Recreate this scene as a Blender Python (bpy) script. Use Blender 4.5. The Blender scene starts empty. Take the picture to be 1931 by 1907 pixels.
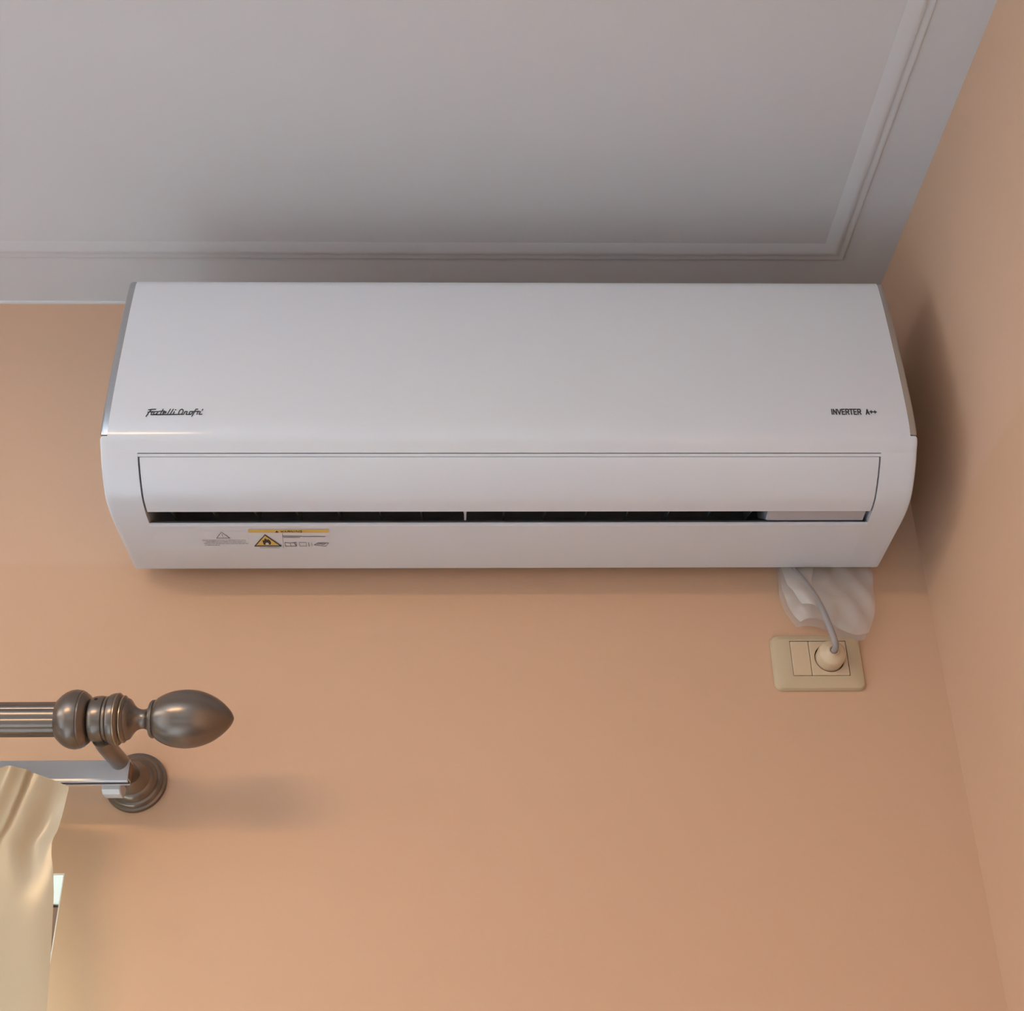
import bpy, bmesh, math, random
from mathutils import Vector, Matrix

random.seed(4)
scene = bpy.context.scene
col = scene.collection

# ------------------------------------------------------------------ camera
WALL_Y = 1.5018          # inner face of the back wall
CZ = 1.5                 # camera height above the floor
CEIL = CZ + 1.2092       # ceiling height
XR = 0.5425              # inner face of the right wall
XL = -2.5                # inner face of the left wall
YB = -3.0                # inner face of the rear wall

cam_data = bpy.data.cameras.new('camera')
cam = bpy.data.objects.new('camera', cam_data)
col.objects.link(cam)
Rv = Vector((0.99974166, -0.01911163, -0.01230262))
Uv = Vector((0.00109808, -0.50002913, 0.86600789))
Fv = Vector((0.02270249, 0.86579767, 0.49987897))
m = Matrix((Rv, Uv, -Fv)).transposed().to_4x4()
m.translation = Vector((-0.03389, 0.0, CZ))
cam.matrix_world = m
cam_data.sensor_fit = 'HORIZONTAL'
cam_data.sensor_width = 36.0
cam_data.lens = 36.0 * 2447.96 / 1931.0
cam_data.clip_start = 0.05
scene.camera = cam

# ------------------------------------------------------------------ exposure, world, daylight
scene.view_settings.view_transform = 'Standard'
scene.view_settings.look = 'None'
scene.view_settings.gamma = 1.0
scene.view_settings.use_curve_mapping = False
scene.view_settings.exposure = 0.0

world = bpy.data.worlds.new('sky')
scene.world = world
world.use_nodes = True
wn = world.node_tree
wn.nodes.clear()
w_out = wn.nodes.new('ShaderNodeOutputWorld')
w_bg = wn.nodes.new('ShaderNodeBackground')
w_tc = wn.nodes.new('ShaderNodeTexCoord')
w_sep = wn.nodes.new('ShaderNodeSeparateXYZ')
w_map = wn.nodes.new('ShaderNodeMapRange')
w_ramp = wn.nodes.new('ShaderNodeValToRGB')
w_map.inputs['From Min'].default_value = -1.0
wn.links.new(w_tc.outputs['Generated'], w_sep.inputs[0])
wn.links.new(w_sep.outputs['Z'], w_map.inputs['Value'])
wn.links.new(w_map.outputs[0], w_ramp.inputs[0])
e = w_ramp.color_ramp.elements
e[0].position = 0.0; e[0].color = (0.50, 0.47, 0.43, 1)
e[1].position = 1.0; e[1].color = (0.45, 0.62, 0.95, 1)
k = e.new(0.485); k.color = (0.55, 0.52, 0.48, 1)
k = e.new(0.515); k.color = (0.86, 0.92, 1.0, 1)
wn.links.new(w_ramp.outputs[0], w_bg.inputs['Color'])
w_bg.inputs['Strength'].default_value = 0.5
wn.links.new(w_bg.outputs[0], w_out.inputs[0])


def area(name, loc, direction, sx, sy, energy, color):
    ld = bpy.data.lights.new(name, 'AREA')
    ld.shape = 'RECTANGLE'; ld.size = sx; ld.size_y = sy
    ld.energy = energy; ld.color = color
    o = bpy.data.objects.new(name, ld)
    o.location = loc
    o.rotation_euler = Vector(direction).to_track_quat('-Z', 'Y').to_euler()
    col.objects.link(o)
    return o

# daylight through the balcony door; the left and rear window lights are added fill
area('daylight_balcony_door', (-1.24, WALL_Y + 0.30, 0.98), (0, -1, -0.10), 0.90, 1.7, 640, (0.47, 0.70, 1.0))
area('added_fill_rear', (-1.5, YB - 0.22, 1.5), (0, 1, 0), 1.0, 1.1, 3, (0.75, 0.88, 1.0))
area('added_fill_left', (XL - 0.10, 0.2, 2.4), (1, 0, 0), 1.5, 0.44, 9, (1.0, 1.0, 1.0))
LAMP_W = 59.0            # power of the ceiling lamp added out of view
sun_d = bpy.data.lights.new('sun', 'SUN')
sun_d.energy = 6.0; sun_d.angle = math.radians(0.53); sun_d.color = (1.0, 0.95, 0.87)
sun = bpy.data.objects.new('sun', sun_d)
sun.rotation_euler = Vector((0.10, -0.62, -0.80)).to_track_quat('-Z', 'Y').to_euler()
sun.location = (-1, 4, 5)
col.objects.link(sun)


# ------------------------------------------------------------------ helpers
def V(x, dep, z):
    """room point from x, depth in front of the back wall, height over the camera"""
    return Vector((x, WALL_Y - dep, CZ + z))


def principled(name, base, rough=0.5, metal=0.0, var=0.0, scale=8.0, bump=0.0, bump_scale=200.0,
               base2=None, spec=0.5, coat=0.0):
    mt = bpy.data.materials.new(name)
    mt.use_nodes = True
    nt = mt.node_tree
    b = nt.nodes['Principled BSDF']
    b.inputs['Roughness'].default_value = rough
    b.inputs['Metallic'].default_value = metal
    b.inputs['Specular IOR Level'].default_value = spec
    b.inputs['Coat Weight'].default_value = coat
    b.inputs['Coat Roughness'].default_value = 0.08
    tc = nt.nodes.new('ShaderNodeTexCoord')
    nz = nt.nodes.new('ShaderNodeTexNoise')
    nz.inputs['Scale'].default_value = scale
    nz.inputs['Detail'].default_value = 3
    nt.links.new(tc.outputs['Object'], nz.inputs['Vector'])
    mx = nt.nodes.new('ShaderNodeMix'); mx.data_type = 'RGBA'
    b2 = base2 or tuple(c * (1 - var) for c in base)
    mx.inputs[6].default_value = (*base, 1)
    mx.inputs[7].default_value = (*b2, 1)
    nt.links.new(nz.outputs['Fac'], mx.inputs[0])
    nt.links.new(mx.outputs[2], b.inputs['Base Color'])
    if bump > 0:
        n2 = nt.nodes.new('ShaderNodeTexNoise')
        n2.inputs['Scale'].default_value = bump_scale
        n2.inputs['Detail'].default_value = 4
        nt.links.new(tc.outputs['Object'], n2.inputs['Vector'])
        bp = nt.nodes.new('ShaderNodeBump')
        bp.inputs['Strength'].default_value = bump
        bp.inputs['Distance'].default_value = 0.001
        nt.links.new(n2.outputs['Fac'], bp.inputs['Height'])
        nt.links.new(bp.outputs[0], b.inputs['Normal'])
    return mt


def wall_material():
    """peach emulsion; slightly pinker and paler above a level line"""
    mt = principled('peach_wall_paint', (0.635, 0.400, 0.254), 0.75, var=0.05, scale=2.2, bump=0.15, bump_scale=160)
    nt = mt.node_tree
    b = nt.nodes['Principled BSDF']
    src = b.inputs['Base Color'].links[0].from_socket
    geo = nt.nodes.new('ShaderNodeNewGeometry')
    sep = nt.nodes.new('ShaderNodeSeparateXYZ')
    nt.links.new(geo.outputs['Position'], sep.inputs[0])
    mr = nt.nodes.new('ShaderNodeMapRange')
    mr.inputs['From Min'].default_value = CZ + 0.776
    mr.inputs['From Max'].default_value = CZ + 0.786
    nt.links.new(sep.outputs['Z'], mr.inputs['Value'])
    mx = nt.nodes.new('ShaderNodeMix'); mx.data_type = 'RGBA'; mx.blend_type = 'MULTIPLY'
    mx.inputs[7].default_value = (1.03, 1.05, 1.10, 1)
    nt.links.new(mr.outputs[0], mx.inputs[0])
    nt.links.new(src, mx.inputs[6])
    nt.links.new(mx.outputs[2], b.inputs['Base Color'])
    return mt


def glass_material():
    mt = bpy.data.materials.new('window_glass')
    mt.use_nodes = True
    nt = mt.node_tree
    nt.nodes.clear()
    out = nt.nodes.new('ShaderNodeOutputMaterial')
    mix = nt.nodes.new('ShaderNodeMixShader')
    tr = nt.nodes.new('ShaderNodeBsdfTransparent')
    gl = nt.nodes.new('ShaderNodeBsdfGlossy'); gl.inputs['Roughness'].default_value = 0.02
    fr = nt.nodes.new('ShaderNodeFresnel'); fr.inputs['IOR'].default_value = 1.25
    tr.inputs['Color'].default_value = (0.96, 0.98, 0.97, 1)
    nt.links.new(fr.outputs[0], mix.inputs[0])
    nt.links.new(tr.outputs[0], mix.inputs[1])
    nt.links.new(gl.outputs[0], mix.inputs[2])
    nt.links.new(mix.outputs[0], out.inputs[0])
    return mt


def film_material(name, base, transp, transl, gloss, rough, base2=None, scale=10.0):
    mt = bpy.data.materials.new(name)
    mt.use_nodes = True
    nt = mt.node_tree
    nt.nodes.clear()
    out = nt.nodes.new('ShaderNodeOutputMaterial')
    tc = nt.nodes.new('ShaderNodeTexCoord')
    nz = nt.nodes.new('ShaderNodeTexNoise'); nz.inputs['Scale'].default_value = scale
    nt.links.new(tc.outputs['Object'], nz.inputs['Vector'])
    mx = nt.nodes.new('ShaderNodeMix'); mx.data_type = 'RGBA'
    mx.inputs[6].default_value = (*base, 1)
    mx.inputs[7].default_value = (*(base2 or base), 1)
    nt.links.new(nz.outputs['Fac'], mx.inputs[0])
    df = nt.nodes.new('ShaderNodeBsdfDiffuse')
    tl = nt.nodes.new('ShaderNodeBsdfTranslucent')
    nt.links.new(mx.outputs[2], df.inputs['Color'])
    nt.links.new(mx.outputs[2], tl.inputs['Color'])
    m1 = nt.nodes.new('ShaderNodeMixShader'); m1.inputs[0].default_value = transl
    nt.links.new(df.outputs[0], m1.inputs[1]); nt.links.new(tl.outputs[0], m1.inputs[2])
    gl = nt.nodes.new('ShaderNodeBsdfGlossy'); gl.inputs['Roughness'].default_value = rough
    m2 = nt.nodes.new('ShaderNodeMixShader'); m2.inputs[0].default_value = gloss
    nt.links.new(m1.outputs[0], m2.inputs[1]); nt.links.new(gl.outputs[0], m2.inputs[2])
    tr = nt.nodes.new('ShaderNodeBsdfTransparent')
    m3 = nt.nodes.new('ShaderNodeMixShader'); m3.inputs[0].default_value = transp
    nt.links.new(m2.outputs[0], m3.inputs[1]); nt.links.new(tr.outputs[0], m3.inputs[2])
    nt.links.new(m3.outputs[0], out.inputs[0])
    return mt


M = {
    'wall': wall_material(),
    'cream': principled('cream_wall_paint', (0.52, 0.50, 0.47), 0.75, var=0.04, scale=2.2),
    'ceiling': principled('ceiling_plaster', (0.655, 0.665, 0.68), 0.8, var=0.03, scale=1.5, bump=0.12, bump_scale=220),
    'floor': principled('floor_tiles', (0.36, 0.345, 0.33), 0.25, var=0.2, scale=3),
    'plastic': principled('glossy_white_plastic', (0.67, 0.70, 0.735), 0.14, var=0.015, scale=20),
    'plastic_grey': principled('light_grey_plastic', (0.46, 0.45, 0.47), 0.4, var=0.05, scale=20),
    'dark': principled('black_duct_plastic', (0.36, 0.35, 0.355), 0.7, var=0.3, scale=30),
    'dark2': principled('dark_louver_plastic', (0.16, 0.155, 0.157), 0.7, var=0.2, scale=30),
    'silver': principled('silver_trim', (0.50, 0.51, 0.52), 0.22, 0.85, var=0.05, scale=30),
    'ink': principled('black_print', (0.03, 0.03, 0.035), 0.5, var=0.1, scale=50),
    'greyink': principled('grey_print', (0.20, 0.19, 0.20), 0.5, var=0.1, scale=50),
    'sticker': principled('sticker_film', (0.68, 0.71, 0.75), 0.2, var=0.02, scale=50),
    'yellow': principled('yellow_print', (0.72, 0.50, 0.13), 0.5, var=0.08, scale=60),
    'white': principled('white_print', (0.66, 0.66, 0.67), 0.5, var=0.02, scale=50),
    'ivory': principled('ivory_plastic', (0.55, 0.435, 0.28), 0.4, var=0.05, scale=15),
    'ivory2': principled('pale_ivory_plastic', (0.64, 0.49, 0.32), 0.35, var=0.04, scale=15),
    'gap': principled('dark_gap', (0.03, 0.02, 0.015), 0.8, var=0.1, scale=30),
    'cable': principled('grey_cable_sheath', (0.33, 0.30, 0.29), 0.5, var=0.08, scale=30),
    'brass': principled('antique_brass', (0.235, 0.19, 0.155), 0.28, 0.85, var=0.25, scale=14, bump=0.05, bump_scale=90),
    'gold': principled('rubbed_brass_ring', (0.42, 0.31, 0.20), 0.3, 0.9, var=0.2, scale=20),
    'rail': principled('white_aluminium_rail', (0.60, 0.60, 0.61), 0.35, 0.25, var=0.04, scale=12),
    'wood': principled('brown_window_wood', (0.20, 0.085, 0.045), 0.45, base2=(0.11, 0.05, 0.03), scale=6, bump=0.2, bump_scale=60),
    'reveal': principled('white_reveal_paint', (0.85, 0.83, 0.80), 0.7, var=0.03, scale=3),
    'glass': glass_material(),
    'diffuser': principled('opal_diffuser', (0.85, 0.85, 0.85), 0.4, var=0.02, scale=10),
    'curtain': film_material('cream_curtain_voile', (0.50, 0.42, 0.295), 0.0, 0.03, 0.06, 0.26, base2=(0.50, 0.38, 0.21), scale=5),
    'bag': film_material('clear_plastic_film', (0.80, 0.80, 0.78), 0.60, 0.35, 0.08, 0.25, scale=12),
    'bag2': film_material('crumpled_plastic_film', (0.74, 0.74, 0.72), 0.45, 0.35, 0.06, 0.3, scale=12),
}


def finish(name, bm, mat, parent=None, smooth=35.0, mats=None):
    bmesh.ops.recalc_face_normals(bm, faces=bm.faces[:])
    me = bpy.data.meshes.new(name)
    if smooth:
        lim = math.radians(smooth)
        for ed in bm.edges:
            if len(ed.link_faces) == 2 and ed.calc_face_angle(0) > lim:
                ed.smooth = False
        for f in bm.faces:
            f.smooth = True
    bm.to_mesh(me)
    bm.free()
    me.materials.append(mat)
    for mm in (mats or []):
        me.materials.append(mm)
    o = bpy.data.objects.new(name, me)
    col.objects.link(o)
    if parent is not None:
        o.parent = parent
        o.matrix_parent_inverse = Matrix.Identity(4)
        top = parent
        off = Vector((0, 0, 0))
        while top is not None:
            off += top.location
            top = top.parent
        o.location = -off + Vector((0, 0, 0))
    return o


def thing(name, label, cat, loc):
    o = bpy.data.objects.new(name, None)
    o.empty_display_size = 0.05
    o.location = loc
    o['label'] = label
    o['category'] = cat
    col.objects.link(o)
    return o


def structure(o):
    o['kind'] = 'structure'
    return o


def add_box(bm, x0, x1, y0, y1, z0, z1):
    vs = [bm.verts.new((x, y, z)) for x in (x0, x1) for y in (y0, y1) for z in (z0, z1)]
    for f in ((0, 1, 3, 2), (4, 6, 7, 5), (0, 4, 5, 1), (2, 3, 7, 6), (0, 2, 6, 4), (1, 5, 7, 3)):
        bm.faces.new([vs[i] for i in f])
    return vs


def offset_poly(poly, inset):
    """move a closed (dep,z) polygon inward by inset"""
    n = len(poly)
    area2 = sum(poly[i][0] * poly[(i + 1) % n][1] - poly[(i + 1) % n][0] * poly[i][1] for i in range(n))
    sgn = 1 if area2 > 0 else -1
    out = []
    for i in range(n):
        p0, p1, p2 = poly[i - 1], poly[i], poly[(i + 1) % n]
        a = Vector((p1[0] - p0[0], p1[1] - p0[1])).normalized()
        b = Vector((p2[0] - p1[0], p2[1] - p1[1])).normalized()
        na, nb = Vector((-a.y, a.x)) * sgn, Vector((-b.y, b.x)) * sgn
        nn = (na + nb)
        nn = nn.normalized() if nn.length > 1e-6 else na
        k = inset / max(0.5, nn.dot(na))
        out.append((p1[0] + nn.x * k, p1[1] + nn.y * k))
    return out


def prism(bm, poly, stations):
    """extrude a (dep,z) polygon along x through stations of (x, inset)"""
    rings = []
    for x, ins in stations:
        pl = offset_poly(poly, ins) if ins else poly
        rings.append([bm.verts.new(V(x, d, z)) for d, z in pl])
    n = len(poly)
    for r0, r1 in zip(rings[:-1], rings[1:]):
        for i in range(n):
            bm.faces.new((r0[i], r0[(i + 1) % n], r1[(i + 1) % n], r1[i]))
    bm.faces.new(rings[0])
    bm.faces.new(list(reversed(rings[-1])))


def smooth_curve(pts, sub=4):
    """Catmull-Rom through 2D points"""
    out = []
    n = len(pts)
    for i in range(n - 1):
        p0 = pts[max(0, i - 1)]; p1 = pts[i]; p2 = pts[i + 1]; p3 = pts[min(n - 1, i + 2)]
        for s in range(sub):
            t = s / sub
            out.append(tuple(0.5 * ((2 * p1[c]) + (-p0[c] + p2[c]) * t + (2 * p0[c] - 5 * p1[c] + 4 * p2[c] - p3[c]) * t * t
                             + (-p0[c] + 3 * p1[c] - 3 * p2[c] + p3[c]) * t ** 3) for c in range(len(p1))))
    out.append(tuple(pts[-1]))
    return out


def lathe(bm, profile, origin, axis, seg=40, lobes=0, amp=0.0, lobe_from=None, cap=True):
    """revolve (t, r) around axis starting at origin; optional lobes flute the radius"""
    ax = Vector(axis).normalized()
    ref = Vector((0, 0, 1)) if abs(ax.z) < 0.9 else Vector((1, 0, 0))
    u = ax.cross(ref).normalized(); v = ax.cross(u)
    rings = []
    for t, r in profile:
        ring = []
        for s in range(seg):
            a = 2 * math.pi * s / seg
            rr = r
            if lobes and (lobe_from is None or lobe_from[0] <= t <= lobe_from[1]):
                rr = r * (1 - amp + amp * abs(math.cos(lobes * a / 2)) ** 0.7)
            ring.append(bm.verts.new(Vector(origin) + ax * t + (u * math.cos(a) + v * math.sin(a)) * rr))
        rings.append(ring)
    for r0, r1 in zip(rings[:-1], rings[1:]):
        for s in range(seg):
            bm.faces.new((r0[s], r0[(s + 1) % seg], r1[(s + 1) % seg], r1[s]))
    if cap:
        bm.faces.new(list(reversed(rings[0])))
        bm.faces.new(rings[-1])


def tube(bm, pts, radii, seg=14):
    pts = [Vector(p) for p in pts]
    rings = []
    prev = None
    for i, p in enumerate(pts):
        d = (pts[min(i + 1, len(pts) - 1)] - pts[max(i - 1, 0)]).normalized()
        if prev is None:
            ref = Vector((1, 0, 0)) if abs(d.x) < 0.9 else Vector((0, 1, 0))
            u = d.cross(ref).normalized()
        else:
            u = (prev - d * prev.dot(d)).normalized()
        prev = u
        v = d.cross(u)
        r = radii[i] if isinstance(radii, (list, tuple)) else radii
        rings.append([bm.verts.new(p + (u * math.cos(2 * math.pi * s / seg) + v * math.sin(2 * math.pi * s / seg)) * r) for s in range(seg)])
    for r0, r1 in zip(rings[:-1], rings[1:]):
        for s in range(seg):
            bm.faces.new((r0[s], r0[(s + 1) % seg], r1[(s + 1) % seg], r1[s]))
    bm.faces.new(list(reversed(rings[0]))); bm.faces.new(rings[-1])


def ribbon(bm, pts, width, place):
    """flat printed stroke; place(u,v,lift) puts plane coordinates on the surface"""
    for (x0, y0), (x1, y1) in zip(pts[:-1], pts[1:]):
        d = Vector((x1 - x0, y1 - y0))
        if d.length < 1e-9:
            continue
        d.normalize()
        n = Vector((-d.y, d.x)) * width / 2
        e2 = d * width * 0.35
        q = [(x0 - e2.x + n.x, y0 - e2.y + n.y), (x1 + e2.x + n.x, y1 + e2.y + n.y),
             (x1 + e2.x - n.x, y1 + e2.y - n.y), (x0 - e2.x - n.x, y0 - e2.y - n.y)]
        bm.faces.new([bm.verts.new(place(*p, 1)) for p in q])


def patch(bm, pts, place, lift=1):
    bm.faces.new([bm.verts.new(place(*p, lift)) for p in pts])


# ------------------------------------------------------------------ room shell
T = 0.25
DX0, DX1, DTOP = -1.75, -0.511, CZ + 0.3833       # balcony door opening in the back wall

bm = bmesh.new()
add_box(bm, DX1, XR + T, WALL_Y, WALL_Y + T, 0, CEIL + 0.05)
add_box(bm, XL - T, DX0, WALL_Y, WALL_Y + T, 0, CEIL + 0.05)
add_box(bm, DX0, DX1, WALL_Y, WALL_Y + T, DTOP, CEIL + 0.05)
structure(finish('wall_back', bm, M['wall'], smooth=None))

bm = bmesh.new()
add_box(bm, XR, XR + T, YB - T, WALL_Y, 0, CEIL + 0.05)
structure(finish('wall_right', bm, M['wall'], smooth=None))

WX0, WX1, WZ0, WZ1 = -2.05, -0.95, 0.85, 2.15     # unseen rear window, added for front fill
bm = bmesh.new()
add_box(bm, XL - T, WX0, YB - T, YB, 0, CEIL + 0.05)
add_box(bm, WX1, XR, YB - T, YB, 0, CEIL + 0.05)
add_box(bm, WX0, WX1, YB - T, YB, 0, WZ0)
add_box(bm, WX0, WX1, YB - T, YB, WZ1, CEIL + 0.05)
structure(finish('wall_rear', bm, M['cream'], smooth=None))

LZ0, LZ1 = 2.15, 2.65
LY0, LY1 = -0.65, 1.05                            # unseen left window, added to light the room from the left
bm = bmesh.new()
add_box(bm, XL - T, XL, YB, LY0, 0, CEIL + 0.05)
add_box(bm, XL - T, XL, LY1, WALL_Y, 0, CEIL + 0.05)
add_box(bm, XL - T, XL, LY0, LY1, 0, LZ0)
add_box(bm, XL - T, XL, LY0, LY1, LZ1, CEIL + 0.05)
structure(finish('wall_left', bm, M['cream'], smooth=None))

bm = bmesh.new()
add_box(bm, XL, XR, YB, WALL_Y, -0.1, 0)
structure(finish('floor', bm, M['floor'], smooth=None))

bm = bmesh.new()
add_box(bm, XL, XR, YB, WALL_Y, CEIL, CEIL + 0.1)
structure(finish('ceiling', bm, M['ceiling'], smooth=None))


def sweep_rect(bm, prof, x0, x1, y0, y1):
    """sweep (inward offset, drop) profile round a rectangle on the ceiling with mitred corners"""
    rings = []
    for sx, sy, cx_, cy_ in ((1, 1, x0, y0), (-1, 1, x1, y0), (-1, -1, x1, y1), (1, -1, x0, y1)):
        rings.append([bm.verts.new((cx_ + sx * o, cy_ + sy * o, CEIL - dz)) for o, dz in prof])
    n = len(prof)
    for i in range(4):
        r0, r1 = rings[i], rings[(i + 1) % 4]
        for j in range(n - 1):
            bm.faces.new((r0[j], r0[j + 1], r1[j + 1], r1[j]))


def bead(o, w, h, n=6):
    return [(o + w * (1 - math.cos(math.pi * i / n)) / 2, h * math.sin(math.pi * i / n)) for i in range(n + 1)]

# moulding that frames the ceiling field: a narrow bead and a wider one
bm = bmesh.new()
prof = [(0.0, -0.002), (0.0, 0.0012), (0.0010, 0.0022), (0.0030, 0.0026), (0.0085, 0.0008), (0.0105, 0.0004), (0.0110, 0.0032), (0.0130, 0.0040), (0.0180, 0.0036), (0.0330, 0.0), (0.0340, -0.002)]
sweep_rect(bm, prof, XL + 0.0675, XR - 0.0675, YB + 0.10, WALL_Y - 0.100)
structure(finish('trim_1', bm, M['ceiling']))
# small bead where the ceiling meets the walls
bm = bmesh.new()
prof = [(0.0, 0.0022), (0.0012, 0.0021), (0.0026, 0.0016), (0.0038, 0.0007), (0.0045, -0.001)]
rings = [[bm.verts.new((x, WALL_Y - o, CEIL - dz)) for o, dz in prof] for x in (XL, XR)]
for j in range(len(prof) - 1):
    bm.faces.new((rings[0][j], rings[0][j + 1], rings[1][j + 1], rings[1][j]))
structure(finish('trim_2', bm, M['ceiling']))

# balcony door in the back wall: white reveal, brown frame, two glazed leaves
ry0, ry1 = WALL_Y + 0.001, WALL_Y + T
bm = bmesh.new()
add_box(bm, DX0, DX1, ry0, ry1, DTOP - 0.002, DTOP)
add_box(bm, DX1 - 0.0015, DX1, ry0, ry1, 0, DTOP - 0.002)
add_box(bm, DX0, DX0 + 0.002, ry0, ry1, 0, DTOP - 0.002)
structure(finish('trim_3', bm, M['reveal'], smooth=None))

door = structure(bpy.data.objects.new('door_1', None))
door.location = ((DX0 + DX1) / 2, WALL_Y + 0.16, 0)
col.objects.link(door)
fy0, fy1 = WALL_Y + 0.14, WALL_Y + 0.20
bm = bmesh.new()
add_box(bm, DX1 - 0.066, DX1 - 0.006, fy0, fy1, 0, DTOP - 0.006)
add_box(bm, DX0 + 0.006, DX0 + 0.066, fy0, fy1, 0, DTOP - 0.006)
add_box(bm, DX0 + 0.066, DX1 - 0.066, fy0, fy1, DTOP - 0.066, DTOP - 0.006)
finish('door_frame', bm, M['wood'], door, smooth=None)
mid = (DX0 + DX1) / 2
for x0, x1 in ((DX0 + 0.068, mid - 0.001), (mid + 0.001, DX1 - 0.068)):
    bm = bmesh.new()
    ly0, ly1 = fy0 + 0.008, fy1 - 0.012
    z0, z1 = 0.01, DTOP - 0.068
    add_box(bm, x0, x0 + 0.07, ly0, ly1, z0, z1)
    add_box(bm, x1 - 0.07, x1, ly0, ly1, z0, z1)
    add_box(bm, x0 + 0.07, x1 - 0.07, ly0, ly1, z1 - 0.08, z1)
    add_box(bm, x0 + 0.07, x1 - 0.07, ly0, ly1, z0, z0 + 0.25)
    leaf = finish('door_leaf', bm, M['wood'], door, smooth=None)
    bm = bmesh.new()
    add_box(bm, x0 + 0.07, x1 - 0.07, (ly0 + ly1) / 2 - 0.002, (ly0 + ly1) / 2 + 0.002, z0 + 0.25, z1 - 0.08)
    finish('pane', bm, M['glass'], leaf, smooth=None)


def window(name, a0, a1, at, along_x, WZ0, WZ1):  # builds the unseen rear and left windows added for fill light
    root = structure(bpy.data.objects.new(name, None))
    c = (a0 + a1) / 2
    root.location = (c, at, WZ0) if along_x else (at, c, WZ0)
    col.objects.link(root)

    def bx(bm, p0, p1, q0, q1, z0, z1):
        if along_x:
            add_box(bm, p0, p1, q0, q1, z0, z1)
        else:
            add_box(bm, q0, q1, p0, p1, z0, z1)
    bm = bmesh.new()
    q0, q1 = at - 0.03, at + 0.03
    bx(bm, a0, a0 + 0.06, q0, q1, WZ0, WZ1)
    bx(bm, a1 - 0.06, a1, q0, q1, WZ0, WZ1)
    bx(bm, a0 + 0.06, a1 - 0.06, q0, q1, WZ0, WZ0 + 0.06)
    bx(bm, a0 + 0.06, a1 - 0.06, q0, q1, WZ1 - 0.06, WZ1)
    bx(bm, c - 0.04, c + 0.04, q0, q1, WZ0 + 0.06, WZ1 - 0.06)
    fr = finish('added_window_frame', bm, M['wood'], root, smooth=None)
    for p0, p1 in ((a0 + 0.06, c - 0.04), (c + 0.04, a1 - 0.06)):
        bm = bmesh.new()
        bx(bm, p0, p1, at - 0.002, at + 0.002, WZ0 + 0.06, WZ1 - 0.06)
        finish('pane', bm, M['glass'], fr, smooth=None)

window('added_window_1', WX0, WX1, YB - 0.10, True, WZ0, WZ1)
window('added_window_2', LY0, LY1, XL - 0.18, False, LZ0, LZ1)

# batten added behind the camera to cast the shadow under the air conditioner
LX, LY = -1.42, -0.70
lamp = thing('added_ceiling_light', 'unseen white batten lamp added on the ceiling behind the camera', 'lamp', (LX, LY, CEIL))
bm = bmesh.new()
add_box(bm, LX - .62, LX + .62, LY - .035, LY + .035, CEIL - .030, CEIL - .0005)
finish('added_lamp_base', bm, M['plastic'], lamp, smooth=None)
bm = bmesh.new()
lathe(bm, [(0, .004), (.001, .018), (1.2, .018), (1.201, .004)], (LX - .60, LY, CEIL - .0485), (1, 0, 0), 24)
finish('tube', bm, M['diffuser'], lamp, smooth=40)
ld = bpy.data.lights.new('added_tube_light', 'AREA')
ld.shape = 'RECTANGLE'; ld.size = 1.2; ld.size_y = .06; ld.energy = LAMP_W; ld.color = (1.0, 0.65, 0.33)
lo_ = bpy.data.objects.new('added_tube_light', ld)
lo_.location = (LX, LY, CEIL - .070)
col.objects.link(lo_)

# ------------------------------------------------------------------ air conditioner
ac = thing('air_conditioner', 'wide glossy white split air conditioner mounted on the peach wall under the ceiling',
           'air conditioner', V(0, 0, 0.7585))

fo = smooth_curve([(.228, 1.055), (.2325, 1.02), (.236, .98), (.2395, .93), (.2413, .89), (.2418, .86), (.2410, .838), (.2385, .8225), (.2345, .8146), (.2270, .8066)], 4)
fo = smooth_curve([(.196, 1.0655), (.214, 1.0653), (.2235, 1.0630), (.228, 1.055)], 4)[:-1] + fo
outer = smooth_curve([(.2270, .8066), (.218, .796), (.200, .781), (.182, .770), (.160, .7643), (.1378, .7622)], 5)
FX = 0.432
cheek = outer + [(.032, .7586), (.0275, .7592), (.0250, .7620), (.0240, .79), (.004, .81), (.004, .87), (.220, .87), (.2225, .8092)]
bm = bmesh.new()
R_ = 0.004
for sgn in (-1, 1):
    prism(bm, cheek, [(sgn * FX, 0), (sgn * .4660, 0)])
    # outermost 9 mm: panel foot and cheek in one piece, with a rounded edge
    low = [p for p in fo if p[1] <= 0.8235]
    end = low[:-1] + outer + [q for q in cheek[len(outer):-2] if q[1] < .8235 or q[0] < .01]  + [(.21, .8235)]
    st = [(.4660, 0), (.475 - R_, 0), (.475 - R_ * .5, R_ * .13), (.475 - R_ * .13, R_ * .5), (.475, R_)]
    prism(bm, end, [(sgn * x, i) for x, i in st])
    # side plate behind the silver strip
    side = [(.004, .86), (.2335, .86), (.2320, .83), (.2205, .8196), (.19, .8196), (.19, .8062), (.004, .8062)]
    prism(bm, side, [(sgn * .4400, 0), (sgn * .4735, 0)])
upper = [(.004, .868), (.004, 1.045), (.012, 1.052), (.200, 1.052), (.218, 1.046), (.226, .98), (.232, .868)]
prism(bm, upper, [(-.4735, 0), (.4735, 0)])
# narrow bar between the panel and the flap
bar = [(.2263, .8060), (.2242, .8034), (.214, .806), (.214, .8085), (.2225, .8085)]
prism(bm, bar, [(-FX, 0), (FX, 0)])
casing = finish('casing', bm, M['plastic'], ac, smooth=28)

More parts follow.
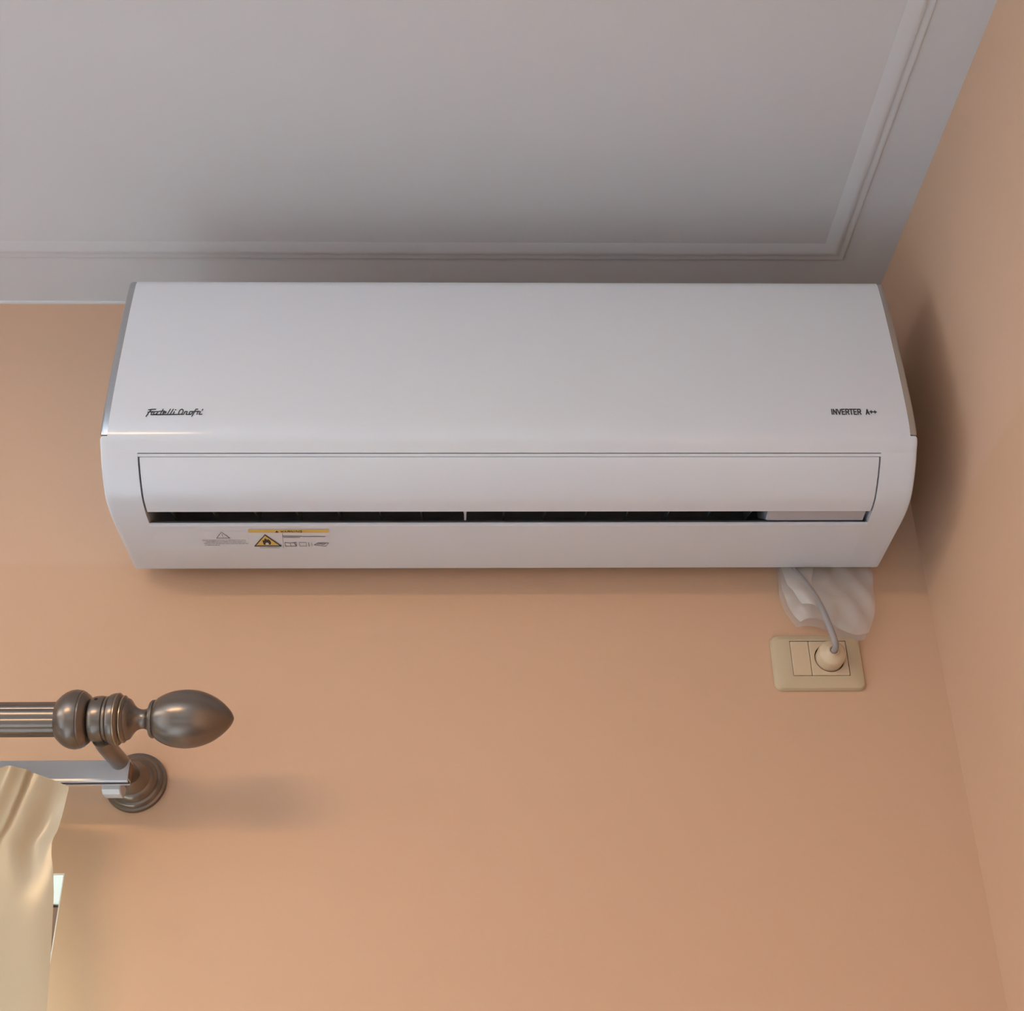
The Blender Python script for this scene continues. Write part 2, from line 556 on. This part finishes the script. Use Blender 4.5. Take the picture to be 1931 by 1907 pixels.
# bottom pan behind the outlet, its front lip a small raised bead
bm = bmesh.new()
pan = [(.1390, .7632), (.1386, .7610), (.1368, .7601), (.1334, .7601), (.1318, .7620), (.1300, .7616),
       (.032, .7586), (.0275, .7592), (.0250, .7620), (.0240, .795), (.040, .795), (.134, .768)]
prism(bm, pan, [(-FX, 0), (FX, 0)])
finish('bottom_pan', bm, M['plastic'], ac, smooth=28)

# front panel, a 4 mm shell
inner = [(d - .0040, z - .002) for d, z in fo[3:-3]]
panel = fo + [(.2225, .8092)] + list(reversed(inner)) + [(.196, 1.060)]
bm = bmesh.new()
rr = .0015
prism(bm, panel, [(-.4660, 0), (.4660, 0)])
finish('front_panel', bm, M['plastic'], ac, smooth=28)

# silver side strips
for sgn in (-1, 1):
    so = [p for p in fo if p[1] >= 0.8262 and p[0] > .2135]
    so = [(d - .0006, z) for d, z in so]
    so += [(so[-1][0] - .0008, .8242), (so[-1][0] - .0045, .8236)]
    sp = so + [(d - .009, z) for d, z in reversed(so[:-2])]
    bm = bmesh.new()
    r2 = .0026
    prism(bm, sp, [(sgn * .4661, 0), (sgn * .4690, 0), (sgn * .4720, 0), (sgn * .4738, r2 * .3), (sgn * .4748, r2)])
    finish('side_strip', bm, M['silver'], ac, smooth=40)

# flap
fl = smooth_curve([(.2238, .8026), (.218, .796), (.200, .781), (.182, .770), (.1625, .7649)], 5)
fin = [(d - .0045, z + .0045) for d, z in fl]
flap_poly = [(d + .0002, z) for d, z in fl] + list(reversed(fin))
bm = bmesh.new()
prism(bm, flap_poly, [(-.4300, .0008), (-.4293, 0), (.4297, 0), (.4304, .0008)])
finish('air_flap', bm, M['plastic'], ac, smooth=40)

# outlet duct: dark trough seen through the slot
bm = bmesh.new()
dp = [(.1335, .7690), (.040, .7955), (.034, .83), (.05, .862), (.20, .862), (.212, .83), (.2135, .8085)]
r0 = [bm.verts.new(V(-FX + .0005, d, z)) for d, z in dp]
r1 = [bm.verts.new(V(FX - .0005, d, z)) for d, z in dp]
for i in range(len(dp) - 1):
    bm.faces.new((r0[i], r0[i + 1], r1[i + 1], r1[i]))
finish('outlet_duct', bm, M['dark'], ac, smooth=None)
# vertical louvers in the duct
lm = None
for i in range(15):
    x = -.408 + i * .050
    if abs(x + .055) < .01:
        continue
    if lm is None:
        bm = bmesh.new()
        lv = [(.158, .7790), (.142, .7770), (.100, .7880), (.100, .81), (.158, .81)]
        prism(bm, lv, [(-.001, 0), (.001, 0)])
        lm = finish('louver', bm, M['dark2'], ac, smooth=None)
        base_loc = lm.location.copy()
        lm.location = base_loc + Vector((x, 0, 0))
    else:
        o = lm.copy(); col.objects.link(o); o.parent = ac
        o.location = base_loc + Vector((x, 0, 0))
bm = bmesh.new()
prism(bm, [(.1600, .7668), (.1545, .7672), (.12, .79), (.12, .81), (.160, .81)], [(-.0565, 0), (-.0530, 0)])
prism(bm, [(.1545, .7690), (.1385, .7668), (.11, .79), (.12, .80)], [(-.0560, 0), (-.0535, 0)])
finish('flap_support', bm, M['plastic_grey'], ac, smooth=None)
bm = bmesh.new()
prism(bm, [(.1605, .7680), (.1395, .7656), (.10, .79), (.10, .84), (.17, .84)], [(.3085, .0015), (.3100, 0), (.4262, 0)])
finish('motor_cover', bm, M['plastic_grey'], ac, smooth=None)


def front_depth(z):
    for (d0, z0), (d1, z1) in zip(fo[:-1], fo[1:]):
        if z1 <= z <= z0:
            return d0 + (d1 - d0) * (z0 - z) / (z0 - z1)
    return .2425


# maker's script lettering, lower left of the panel (stroke units: 11.36 per 0.613 mm)
def logo_place(u, v, lift):
    x = -.3592 + (250 + u / 11.36 - 382) * .000613
    z = .8533 - (740 + v / 11.36 - 777) * .00075
    return V(x, front_depth(z) + .0004 * lift, z)

strokes = [
    [(332, 374), (400, 364), (488, 362)],                                   # F top
    [(392, 372), (345, 430), (300, 512)], [(325, 424), (425, 410)],         # F stem and bar
    [(425, 410), (405, 445), (398, 472)], [(418, 424), (455, 408)],         # r
    [(530, 412), (480, 412), (452, 440), (455, 470), (500, 470), (528, 440), (545, 410), (522, 450), (520, 472)],  # a
    [(645, 360), (610, 430), (596, 474)], [(565, 406), (678, 400)],         # t
    [(650, 446), (712, 436), (712, 414), (680, 410), (652, 436), (655, 470)],   # e
    [(800, 360), (765, 430), (748, 472)], [(862, 360), (826, 430), (806, 472)],  # l l
    [(895, 412), (876, 450), (868, 472)], [(905, 374), (920, 374)],         # i
    [(410, 476), (600, 474), (800, 472), (1092, 468)],                      # running base line
    [(985, 466), (990, 420), (1012, 375), (1045, 360), (1078, 378), (1078, 420), (1050, 466)],  # O
    [(1100, 466), (1118, 412)], [(1112, 424), (1140, 406), (1168, 412), (1150, 468)],  # n
    [(1150, 470), (1235, 470)],
    [(1226, 466), (1212, 440), (1230, 410), (1275, 408), (1280, 440), (1250, 468)],  # o
    [(1388, 360), (1350, 360), (1328, 400), (1300, 460), (1276, 508)], [(1270, 412), (1400, 404)],  # f
    [(1402, 404), (1388, 440), (1384, 470)], [(1393, 424), (1412, 406), (1432, 408)],    # r
    [(1430, 468), (1490, 466)], [(1455, 412), (1436, 440), (1428, 466)], [(1498, 362), (1482, 384)],  # i
]
bm = bmesh.new()
for s in strokes:
    ribbon(bm, s, 22.0, logo_place)
lo = finish('script_lettering', bm, M['ink'], ac, smooth=None)
lo['label'] = 'black script lettering'


def inv_place(u, v, lift):
    x = .3760 + (1540 + u / 12.87 - 1567) * .000628
    z = .8546 - (750 + v / 12.87 - 776) * .00075
    return V(x, front_depth(z) + .0004 * lift, z)

GL = {
    'I': [[(.5, 0), (.5, 1)]],
    'N': [[(.1, 1), (.1, 0), (.9, 1), (.9, 0)]],
    'V': [[(.05, 0), (.5, 1), (.95, 0)]],
    'E': [[(.9, 0), (.12, 0), (.12, 1), (.9, 1)], [(.12, .5), (.8, .5)]],
    'R': [[(.12, 1), (.12, 0), (.75, 0), (.9, .14), (.9, .4), (.75, .52), (.12, .52)], [(.5, .52), (.95, 1)]],
    'T': [[(.02, 0), (.98, 0)], [(.5, 0), (.5, 1)]],
    'A': [[(.05, 1), (.5, 0), (.95, 1)], [(.2, .68), (.8, .68)]],
    '+': [[(.05, .5), (.95, .5)], [(.5, .1), (.5, .9)]],
    'W': [[(0, 0), (.25, 1), (.5, .2), (.75, 1), (1, 0)]],
    'G': [[(.9, .15), (.7, 0), (.3, 0), (.1, .2), (.1, .8), (.3, 1), (.9, 1), (.9, .55), (.55, .55)]],
}


def letter(bm, ch, x0, x1, y0, y1, w, place):
    for s in GL[ch]:
        ribbon(bm, [(x0 + (x1 - x0) * a, y0 + (y1 - y0) * b) for a, b in s], w, place)

bm = bmesh.new()
x = 352
for ch, wd in zip('INVERTER', (34, 88, 92, 78, 84, 84, 78, 86)):
    letter(bm, ch, x, x + wd, 282, 402, 27, inv_place)
    x += wd + 14
letter(bm, 'A', 1192, 1268, 285, 402, 28, inv_place)
letter(bm, '+', 1285, 1365, 305, 380, 26, inv_place)
letter(bm, '+', 1375, 1452, 308, 383, 26, inv_place)
lo = finish('model_lettering', bm, M['ink'], ac, smooth=None)
lo['label'] = 'black capital lettering'


# stickers on the underside; print units u to the right, v towards the wall
def st_place(u, v, lift):
    v -= 1000
    dep = .1243 - v * .001275
    x = -.3167 + (u - 468) * .00064 - v * .00019
    z = .7585 + (dep - .030) * (.7616 - .7585) / .100
    return V(x, dep, z - .00025 * lift)

# left sticker: outline triangle and lines of fine print
bm = bmesh.new()
patch(bm, [(379, 1001), (465, 1001), (471, 1030), (385, 1030)], st_place, 1)
stk = finish('notice_sticker', bm, M['sticker'], ac, smooth=None)
bm = bmesh.new()
tri = [(417.5, 1003.3), (433.4, 1014.2), (408.2, 1014.4), (417.5, 1003.3)]
ribbon(bm, tri, 1.15, lambda u, v, l: st_place(u, v, 2))
ribbon(bm, [(418.5, 1006.5), (419.8, 1010.2)], 1.1, lambda u, v, l: st_place(u, v, 2))
ribbon(bm, [(420.6, 1011.9), (420.8, 1012.3)], 1.1, lambda u, v, l: st_place(u, v, 2))
for y, xa, xb in ((1018.4, 381, 463), (1021.4, 388, 466), (1024.6, 384, 468), (1027.6, 385, 416)):
    x = xa
    while x < xb - 1.5:
        wl = min(random.uniform(3, 9), xb - x)
        ribbon(bm, [(x, y), (x + wl, y)], random.uniform(.7, 1.05), lambda u, v, l: st_place(u, v, 2))
        x += wl + 1.4
finish('fine_print', bm, M['greyink'], stk, smooth=None)

# right sticker: yellow bar, flame triangle, fine print and pictograms
bm = bmesh.new()
patch(bm, [(467, 997.8), (620, 997.8), (626, 1034), (474, 1034)], st_place, 1)
stk2 = finish('warning_sticker', bm, M['sticker'], ac, smooth=None)
bm = bmesh.new()
patch(bm, [(468, 998.4), (619, 998.4), (619.8, 1004.4), (468.8, 1004.4)], st_place, 2)
finish('yellow_bar', bm, M['yellow'], stk2, smooth=None)
bm = bmesh.new()
patch(bm, [(499.4, 1009.6), (528.6, 1028.6), (483.4, 1028.6)], st_place, 2)
finish('yellow_triangle', bm, M['yellow'], stk2, smooth=None)
P3 = lambda u, v, l: st_place(u, v, 3)
bm = bmesh.new()
ribbon(bm, [(499.6, 1008.2), (531.0, 1029.2), (480.8, 1029.2), (499.6, 1008.2)], 1.9, P3)
patch(bm, [(521.7, 1000), (525.8, 1003.8), (518.4, 1003.8)], st_place, 3)
x = 529.5
for ch in 'WARNING':
    wd = 2.6 if ch == 'I' else 5.2
    letter(bm, ch, x, x + wd, 1000.2, 1003.4, .8, P3)
    x += wd + 1.0
# flame
fire = [(370 + a / 7.15, 985 + b / 7.15) for a, b in
        ((900, 262), (896, 236), (914, 245), (928, 208), (956, 232), (974, 224), (1000, 245), (1014, 275), (1002, 298),
         (985, 298), (978, 272), (950, 265), (935, 280), (940, 298), (915, 298), (906, 282))]
patch(bm, fire, st_place, 3)
ribbon(bm, [(532.4, 1005), (535.8, 1033)], .5, P3)
finish('warning_print', bm, M['ink'], stk2, smooth=None)
bm = bmesh.new()
patch(bm, [(370 + a / 7.15, 985 + b / 7.15) for a, b in ((950, 268), (974, 274), (984, 296), (941, 296), (937, 281))], st_place, 3)
finish('flame_core', bm, M['white'], stk2, smooth=None)
bm = bmesh.new()
for y, xa, xb in ((1010.6, 533.8, 570), (1012.8, 535.0, 568), (1011.4, 571.0, 614)):
    x = xa
    while x < xb - 1.5:
        wl = min(random.uniform(4, 10), xb - x)
        ribbon(bm, [(x, y), (x + wl, y)], 1.1, P3)
        x += wl + 1.0
# open book, page with bars, slanted manual
ribbon(bm, [(538, 1022.6), (548, 1023.8), (559, 1022.4), (561, 1029.4), (550, 1030.0), (539.5, 1029.6), (538, 1022.6)], 1.0, P3)
ribbon(bm, [(548, 1023.8), (550, 1030)], .9, P3)
ribbon(bm, [(555, 1023), (560.5, 1029)], 1.4, P3)
ribbon(bm, [(565.5, 1022.6), (578.5, 1022.6), (580, 1029.6), (567, 1029.6), (565.5, 1022.6)], .7, P3)
ribbon(bm, [(583, 1022.8), (585, 1029.6)], 1.3, P3)
ribbon(bm, [(588.5, 1022.8), (590.5, 1029.6)], .7, P3)
ribbon(bm, [(594.5, 1027.4), (601.5, 1023.2), (621.5, 1023.6), (616.8, 1030.0), (594.5, 1027.4)], 1.1, P3)
ribbon(bm, [(600, 1026.2), (607, 1025), (610, 1026.6), (616, 1024.8)], 1.2, P3)
ribbon(bm, [(490, 1032.6), (528, 1032.6)], .7, P3)
finish('pictograms', bm, M['greyink'], stk2, smooth=None)

# ------------------------------------------------------------------ wall socket
sk = thing('wall_socket', 'ivory wall socket plate with blank module and socket, below the air conditioner', 'socket', V(.3845, 0, .60))
SX0, SX1, SZ0, SZ1 = .3283, .4420, .6005, .6745


def round_rect(x0, x1, z0, z1, r, n=6):
    pts = []
    for cx_, cz_, a0 in ((x1 - r, z1 - r, 0), (x0 + r, z1 - r, 90), (x0 + r, z0 + r, 180), (x1 - r, z0 + r, 270)):
        for i in range(n + 1):
            a = math.radians(a0 + 90 * i / n)
            pts.append((cx_ + r * math.cos(a), cz_ + r * math.sin(a)))
    return pts


def plate(bm, levels):
    """stack of equal-length (x,z) outlines at given depths, joined; first at the wall, last capped"""
    rings = [[bm.verts.new(V(x, d, z)) for x, z in pts] for pts, d in levels]
    n = len(rings[0])
    for r0, r1 in zip(rings[:-1], rings[1:]):
        for i in range(n):
            bm.faces.new((r0[i], r0[(i + 1) % n], r1[(i + 1) % n], r1[i]))
    return rings

bm = bmesh.new()
w0, w1, h0, h1 = .3520, .4225, .6178, .6643          # module window
rings = plate(bm, [
    (round_rect(SX0, SX1, SZ0, SZ1, .009), 0.0005),
    (round_rect(SX0 + .0002, SX1 - .0002, SZ0 + .0002, SZ1 - .0002, .009), .0030),
    (round_rect(SX0 + .0020, SX1 - .0020, SZ0 + .0020, SZ1 - .0020, .008), .0062),
    (round_rect(SX0 + .0060, SX1 - .0060, SZ0 + .0060, SZ1 - .0060, .006), .0078),
    (round_rect(w0 - .0030, w1 + .0030, h0 - .0030, h1 + .0030, .002), .0088),
    (round_rect(w0 - .0004, w1 + .0004, h0 - .0004, h1 + .0004, .0008), .0088),
    (round_rect(w0 - .0004, w1 + .0004, h0 - .0004, h1 + .0004, .0008), .0030)])
finish('cover_plate', bm, M['ivory'], sk, smooth=35)
bm = bmesh.new()
bm.faces.new([bm.verts.new(V(x, .0034, z)) for x, z in ((w0, h0), (w1, h0), (w1, h1), (w0, h1))])
finish('module_recess', bm, M['gap'], sk, smooth=None)


def module(x0, x1, name, hole=None):
    bm = bmesh.new()
    z0, z1 = h0 + .0004, h1 - .0004
    a = round_rect(x0, x1, z0, z1, .0010, 6)
    b = round_rect(x0 + .0006, x1 - .0006, z0 + .0006, z1 - .0006, .0008, 6)
    lv = [(a, .0035), (a, .0084), (b, .0090)]
    if hole:
        cx_, cz_, r = hole
        # circle with the same vertex count, starting at the same angle order
        n = len(a)
        circ = []
        for (px, pz) in b:
            an = math.atan2(pz - cz_, px - cx_)
            circ.append(an)
        c1 = [(cx_ + r * math.cos(t), cz_ + r * math.sin(t)) for t in circ]
        # extra in-between points keep the ring round
        rings = plate(bm, lv)
        seg = 48
        ring_c = [bm.verts.new(V(cx_ + r * math.cos(2 * math.pi * i / seg), .0090, cz_ + r * math.sin(2 * math.pi * i / seg))) for i in range(seg)]
        ring_d = [bm.verts.new(V(cx_ + r * math.cos(2 * math.pi * i / seg), .0040, cz_ + r * math.sin(2 * math.pi * i / seg))) for i in range(seg)]
        for i in range(seg):
            bm.faces.new((ring_c[i], ring_c[(i + 1) % seg], ring_d[(i + 1) % seg], ring_d[i]))
        edges = []
        top = rings[-1]
        for rg in (top, ring_c):
            for i in range(len(rg)):
                ed = bm.edges.get((rg[i], rg[(i + 1) % len(rg)]))
                edges.append(ed)
        bmesh.ops.triangle_fill(bm, use_beauty=True, edges=edges)
        # drop triangles that closed the hole
        for f in [f for f in bm.faces if len(f.verts) == 3 and all(v in ring_c for v in f.verts)]:
            bm.faces.remove(f)
    else:
        rings = plate(bm, lv)
        bm.faces.new(rings[-1])
    return finish(name, bm, M['ivory2'], sk, smooth=35)

PX, PZ = .3995, .6412
module(w0 + .0003, .3750, 'blank_module')
module(.3756, w1 - .0003, 'socket_module', (PX, PZ, .0188))

# ------------------------------------------------------------------ power cord with plug
pc = thing('power_cord', 'grey power cord with round ivory plug, running from air conditioner down to wall socket', 'power cord', V(PX, .004, PZ))
bm = bmesh.new()
lathe(bm, [(0, .0174), (.015, .0174), (.0205, .0170), (.0232, .0158), (.0247, .0135), (.0258, .0100), (.0272, .0076), (.0295, .0064), (.0295, .0049), (.0265, .0047)],
      V(PX, .0040, PZ), (0, -1, 0), 40)
finish('plug', bm, M['ivory2'], pc, smooth=35)
bm = bmesh.new()
cp = [(PX, .0300, PZ), (PX - .0002, .0400, PZ - .0005), (PX - .0010, .0470, PZ + .0020), (PX - .0030, .0490, PZ + .012), (.3940, .0470, .668), (.3895, .0440, .690),
      (.3815, .0400, .716), (.3730, .0330, .738), (.3675, .0240, .755), (.3660, .0130, .7760)]
cs = smooth_curve(cp, 5)
tube(bm, [V(*p) for p in cs], [.0040] * len(cs), 14)
finish('cable', bm, M['cable'], pc, smooth=60)

# ------------------------------------------------------------------ plastic bag round the pipe stub under the unit
bag = thing('plastic_bag', 'crumpled clear plastic film hanging under the right end of the air conditioner', 'plastic bag', V(.41, .02, .7575))


def film_sheet(left, right, z_top, z_bot, dep, amp, seed, nx=34, nz=26):
    """wrinkled sheet; left/right are tables of (z, x) edges"""
    rnd = random.Random(seed)
    waves = [(rnd.uniform(20, 130), rnd.uniform(-70, 70), rnd.uniform(0, 6.28), rnd.uniform(.3, 1)) for _ in range(9)]

    def ed(tab, z):
        tab = sorted(tab)
        if z <= tab[0][0]:
            return tab[0][1]
        for (z0, x0), (z1, x1) in zip(tab[:-1], tab[1:]):
            if z <= z1:
                return x0 + (x1 - x0) * (z - z0) / (z1 - z0)
        return tab[-1][1]
    bm = bmesh.new()
    grid = []
    for j in range(nz + 1):
        row = []
        for i in range(nx + 1):
            u, v = i / nx, j / nz
            zb = z_bot(u)
            z = z_top + (zb - z_top) * v
            x = ed(left, z) + (ed(right, z) - ed(left, z)) * u
            w = sum(a * math.sin(kx * x * 2 + kz * z * 2 + ph) for kx, kz, ph, a in waves) / 4
            crease = abs(math.sin(55 * x + 38 * z + 2.1 * math.sin(40 * z)))
            d = dep(u, v) + amp * w + amp * .8 * crease
            row.append(bm.verts.new(V(x, max(.0025, d), z)))
        grid.append(row)
    for j in range(nz):
        for i in range(nx):
            bm.faces.new((grid[j][i], grid[j][i + 1], grid[j + 1][i + 1], grid[j + 1][i]))
    return bm

bl = [(.64, .400), (.668, .380), (.685, .364), (.705, .351), (.728, .3465), (.765, .349)]
br = [(.64, .443), (.665, .447), (.690, .459), (.765, .470)]
zb = lambda u: .684 - .021 * u + .006 * math.sin(7 * u)
bm = film_sheet(bl, br, .7800, zb, lambda u, v: .010 + (.020 + .008 * math.sin(3.1 * u)) * min(1, v * 1.6) - .008 * v, .0045, 3)
finish('front_sheet', bm, M['bag'], bag, smooth=180)
bm = film_sheet(bl, br, .7800, zb, lambda u, v: .005 + .002 * v, .0012, 8)
finish('back_sheet', bm, M['bag'], bag, smooth=180)
# gathered neck wound round the cable
wl_ = [(.690, .372), (.705, .362), (.728, .351), (.762, .350)]
wr_ = [(.690, .386), (.712, .384), (.740, .385), (.762, .392)]
bm = film_sheet(wl_, wr_, .7800, lambda u: .700 - .012 * u, lambda u, v: .012 + .030 * min(1, v * 1.3) + .008 * math.sin(3.14 * u) * v, .0020, 21, 22, 22)
finish('gathered_neck', bm, M['bag2'], bag, smooth=180)

# ------------------------------------------------------------------ curtain rod with finial
RX, RD, RZ = -.4429, .153, .5105
rod = thing('curtain_rod', 'antique brass curtain rod', 'curtain rod', V(RX, RD, RZ))
rod['label'] = 'reeded antique brass curtain rod ending in a turned acorn finial'
K = .0001137
X = lambda c: RX + (c - 620) * K


def turned(name, pts, mat, seg=48, **kw):
    bm = bmesh.new()
    p = [(X(c) - X(0), r * K) for c, r in pts]
    lathe(bm, p, V(X(0), RD, RZ), (1, 0, 0), seg, **kw)
    return finish(name, bm, mat, rod, smooth=32)

bm = bmesh.new()
prof = [(0, .0188), (2.0, .0188)]
lathe(bm, [(t, .0190) for t in (0, .5, 1.0, 1.5, X(200) + 2.4)], V(-2.4, RD, RZ), (1, 0, 0), 160, lobes=10, amp=.065)
finish('rod', bm, M['brass'], rod, smooth=60)
turned('collar', [(158, 172), (162, 196), (180, 214), (205, 238), (240, 262), (285, 280), (330, 285), (375, 277), (385, 274), (390, 266), (405, 264), (410, 258), (440, 236), (462, 200), (474, 170)], M['brass'])
fin_pts = [(655, 225), (662, 238), (690, 247), (720, 248), (745, 240), (762, 226), (768, 212), (780, 222), (795, 216), (812, 196), (822, 200), (840, 190), (860, 160),
           (880, 134), (905, 110), (935, 96), (965, 92), (995, 98), (1018, 118), (1030, 150), (1040, 174), (1055, 184), (1072, 182), (1080, 172)]
turned('finial_neck', fin_pts, M['brass'])
acorn = smooth_curve([(1075, 172), (1110, 205), (1170, 240), (1250, 268), (1330, 281), (1400, 283), (1480, 274), (1560, 250), (1640, 212), (1710, 162), (1770, 106), (1805, 62), (1822, 28), (1830, 4)], 3)
turned('finial', acorn, M['brass'], 96, lobes=8, amp=.022, lobe_from=(X(1120) - X(0), X(1700) - X(0)))
turned('brass_ring', [(722, 244), (728, 251), (736, 251), (742, 242)], M['gold'])
turned('brass_ring', [(774, 216), (780, 226), (788, 226), (794, 214)], M['gold'])

# ------------------------------------------------------------------ bracket with wall rosette
br_ = thing('curtain_bracket', 'antique brass bracket with stepped round rosette holding the curtain rod', 'bracket', V(-.443, 0, .488))
bm = bmesh.new()
rp = [(0.0005, .0358), (.003, .0360), (.0060, .0352), (.0072, .0325), (.0095, .0318), (.0115, .0300), (.0125, .0272), (.0150, .0264), (.0185, .0240),
      (.0205, .0222), (.0215, .0200), (.0260, .0180), (.0320, .0140), (.0360, .0120)]
lathe(bm, rp, V(-.443, 0, .488), (0, -1, 0), 56)
finish('rosette', bm, M['brass'], br_, smooth=28)
bm = bmesh.new()
arm = smooth_curve([(-.443, .034, .488), (-.4438, .070, .4880), (-.4450, .105, .4878), (-.4460, .130, .4885), (-.4465, .146, .4915)], 5)
ra = [.0115 - .0015 * math.sin(math.pi * i / (len(arm) - 1)) for i in range(len(arm))]
tube(bm, [V(*p) for p in arm], ra, 22)
finish('arm', bm, M['brass'], br_, smooth=40)
bm = bmesh.new()
lathe(bm, [(X(c) - X(470), r * K) for c, r in [(476, 178), (480, 204), (500, 216), (530, 222), (575, 224), (606, 218), (612, 210), (620, 218), (640, 222), (652, 214), (657, 190)]],
      V(X(470), RD, RZ), (1, 0, 0), 48)
finish('ring_cup', bm, M['brass'], br_, smooth=32)
bm = bmesh.new()
# set screw hole in the cup, facing up and to the room
a = math.radians(118)
n_ = Vector((0, -math.sin(math.radians(52)), math.cos(math.radians(52))))
ctr = V(X(540), RD, RZ) + n_ * (.0222 * 1.135)
lathe(bm, [(0, .0021), (.0006, .0019)], ctr - n_ * .0003, n_, 16)
finish('set_screw_hole', bm, M['gap'], br_, smooth=None)

# ------------------------------------------------------------------ white curtain track
tk = thing('curtain_track', 'flat white aluminium curtain track fixed below the brass rod', 'curtain track', V(-.60, .075, .466))
TE = -.4322
bm = bmesh.new()
tp = [(.066, .4895), (.0795, .4895), (.0805, .4885), (.0805, .4655), (.0795, .4645), (.0765, .4645), (.0765, .4668), (.0690, .4668), (.0690, .4645), (.066, .4645)]
prism(bm, tp, [(-2.4, 0), (TE, 0)])
finish('rail', bm, M['rail'], tk, smooth=None)
bm = bmesh.new()
prism(bm, [(.0690, .4667), (.0765, .4667), (.0765, .4652), (.0690, .4652)], [(-2.4, 0), (TE + .0002, 0)])
finish('glide_slot', bm, M['gap'], tk, smooth=None)
bm = bmesh.new()
prism(bm, [(.067, .4875), (.0785, .4875), (.0785, .4690), (.067, .4690)], [(TE - .001, 0), (TE + .0006, 0)])
finish('end_cap', bm, M['wood'], tk, smooth=None)
# small white clip carrying the track on the arm
bm = bmesh.new()
prism(bm, [(.040, .4700), (.066, .4700), (.066, .4600), (.060, .4560), (.046, .4560), (.040, .4600)], [(-.4640, .001), (-.4630, 0), (-.4440, 0), (-.4430, .001)])
finish('clip', bm, M['rail'], tk, smooth=30)

# ------------------------------------------------------------------ curtain
edge = [(.4537, -.4907), (.4369, -.4922), (.4192, -.4940), (.4045, -.4962), (.3947, -.5004), (.3815, -.4988), (.3587, -.4928), (.3363, -.4886),
        (.3197, -.4870), (.2980, -.4846), (.2712, -.4819), (.2502, -.4800), (.2208, -.4774), (.10, -.470), (-.40, -.455), (-1.44, -.45)]


def edge_x(z):
    if z >= edge[0][0]:
        return edge[0][1]
    for (z0, x0), (z1, x1) in zip(edge[:-1], edge[1:]):
        if z >= z1:
            return x0 + (x1 - x0) * (z0 - z) / (z0 - z1)
    return edge[-1][1]


def cur_top(x):
    tab = [(-1.2, .4760), (-.5719, .4736), (-.5359, .4691), (-.5033, .4592), (-.4907, .4537)]
    for (x0, z0), (x1, z1) in zip(tab[:-1], tab[1:]):
        if x <= x1:
            return z0 + (z1 - z0) * (x - x0) / (x1 - x0)
    return tab[-1][1]

bm = bmesh.new()
NX, NZ = 190, 120
WID = .40
grid = []
for j in range(NZ + 1):
    v = (j / NZ) ** 1.7
    row = []
    for i in range(NX + 1):
        u = (i / NX)                      # 0 at the right edge
        s = u ** 1.15 * WID
        xt = -.4907 - s
        zt = cur_top(xt)
        z = zt + (-1.44 - zt) * v
        x = edge_x(z) - s
        h = zt - z
        # gathered pleats that open out downwards, a slanting crease near the top
        pl = .004 * math.sin(s * 60 + 1.2 * math.sin(h * 5)) * min(1, .35 + h * 2.2)
        pl += .006 * math.sin(s * 31 - h * 9 + .6)
        pl += .010 * math.exp(-((s - (.062 + .20 * h)) / .010) ** 2) * math.exp(-(h / .14) ** 2)
        pl -= .012 * math.exp(-((s - .012 - .12 * h) / .016) ** 2) * math.exp(-((h - .05) / .06) ** 2)
        st_ = min(1, max(0, (s - .041 - .16 * h) / .0035)); st_ = st_ * st_ * (3 - 2 * st_)
        pl += .008 * st_ * math.exp(-(h / .10) ** 2)
        dep = .096 + pl + .010 * math.exp(-s / .01) * 0
        row.append(bm.verts.new(V(x, max(.084, dep), z)))
    grid.append(row)
for j in range(NZ):
    for i in range(NX):
        bm.faces.new((grid[j][i], grid[j][i + 1], grid[j + 1][i + 1], grid[j + 1][i]))
cu = finish('curtain', bm, M['curtain'], None, smooth=180)
cu['label'] = 'translucent cream yellow curtain hanging from the white track at the left edge'
cu['category'] = 'curtain'
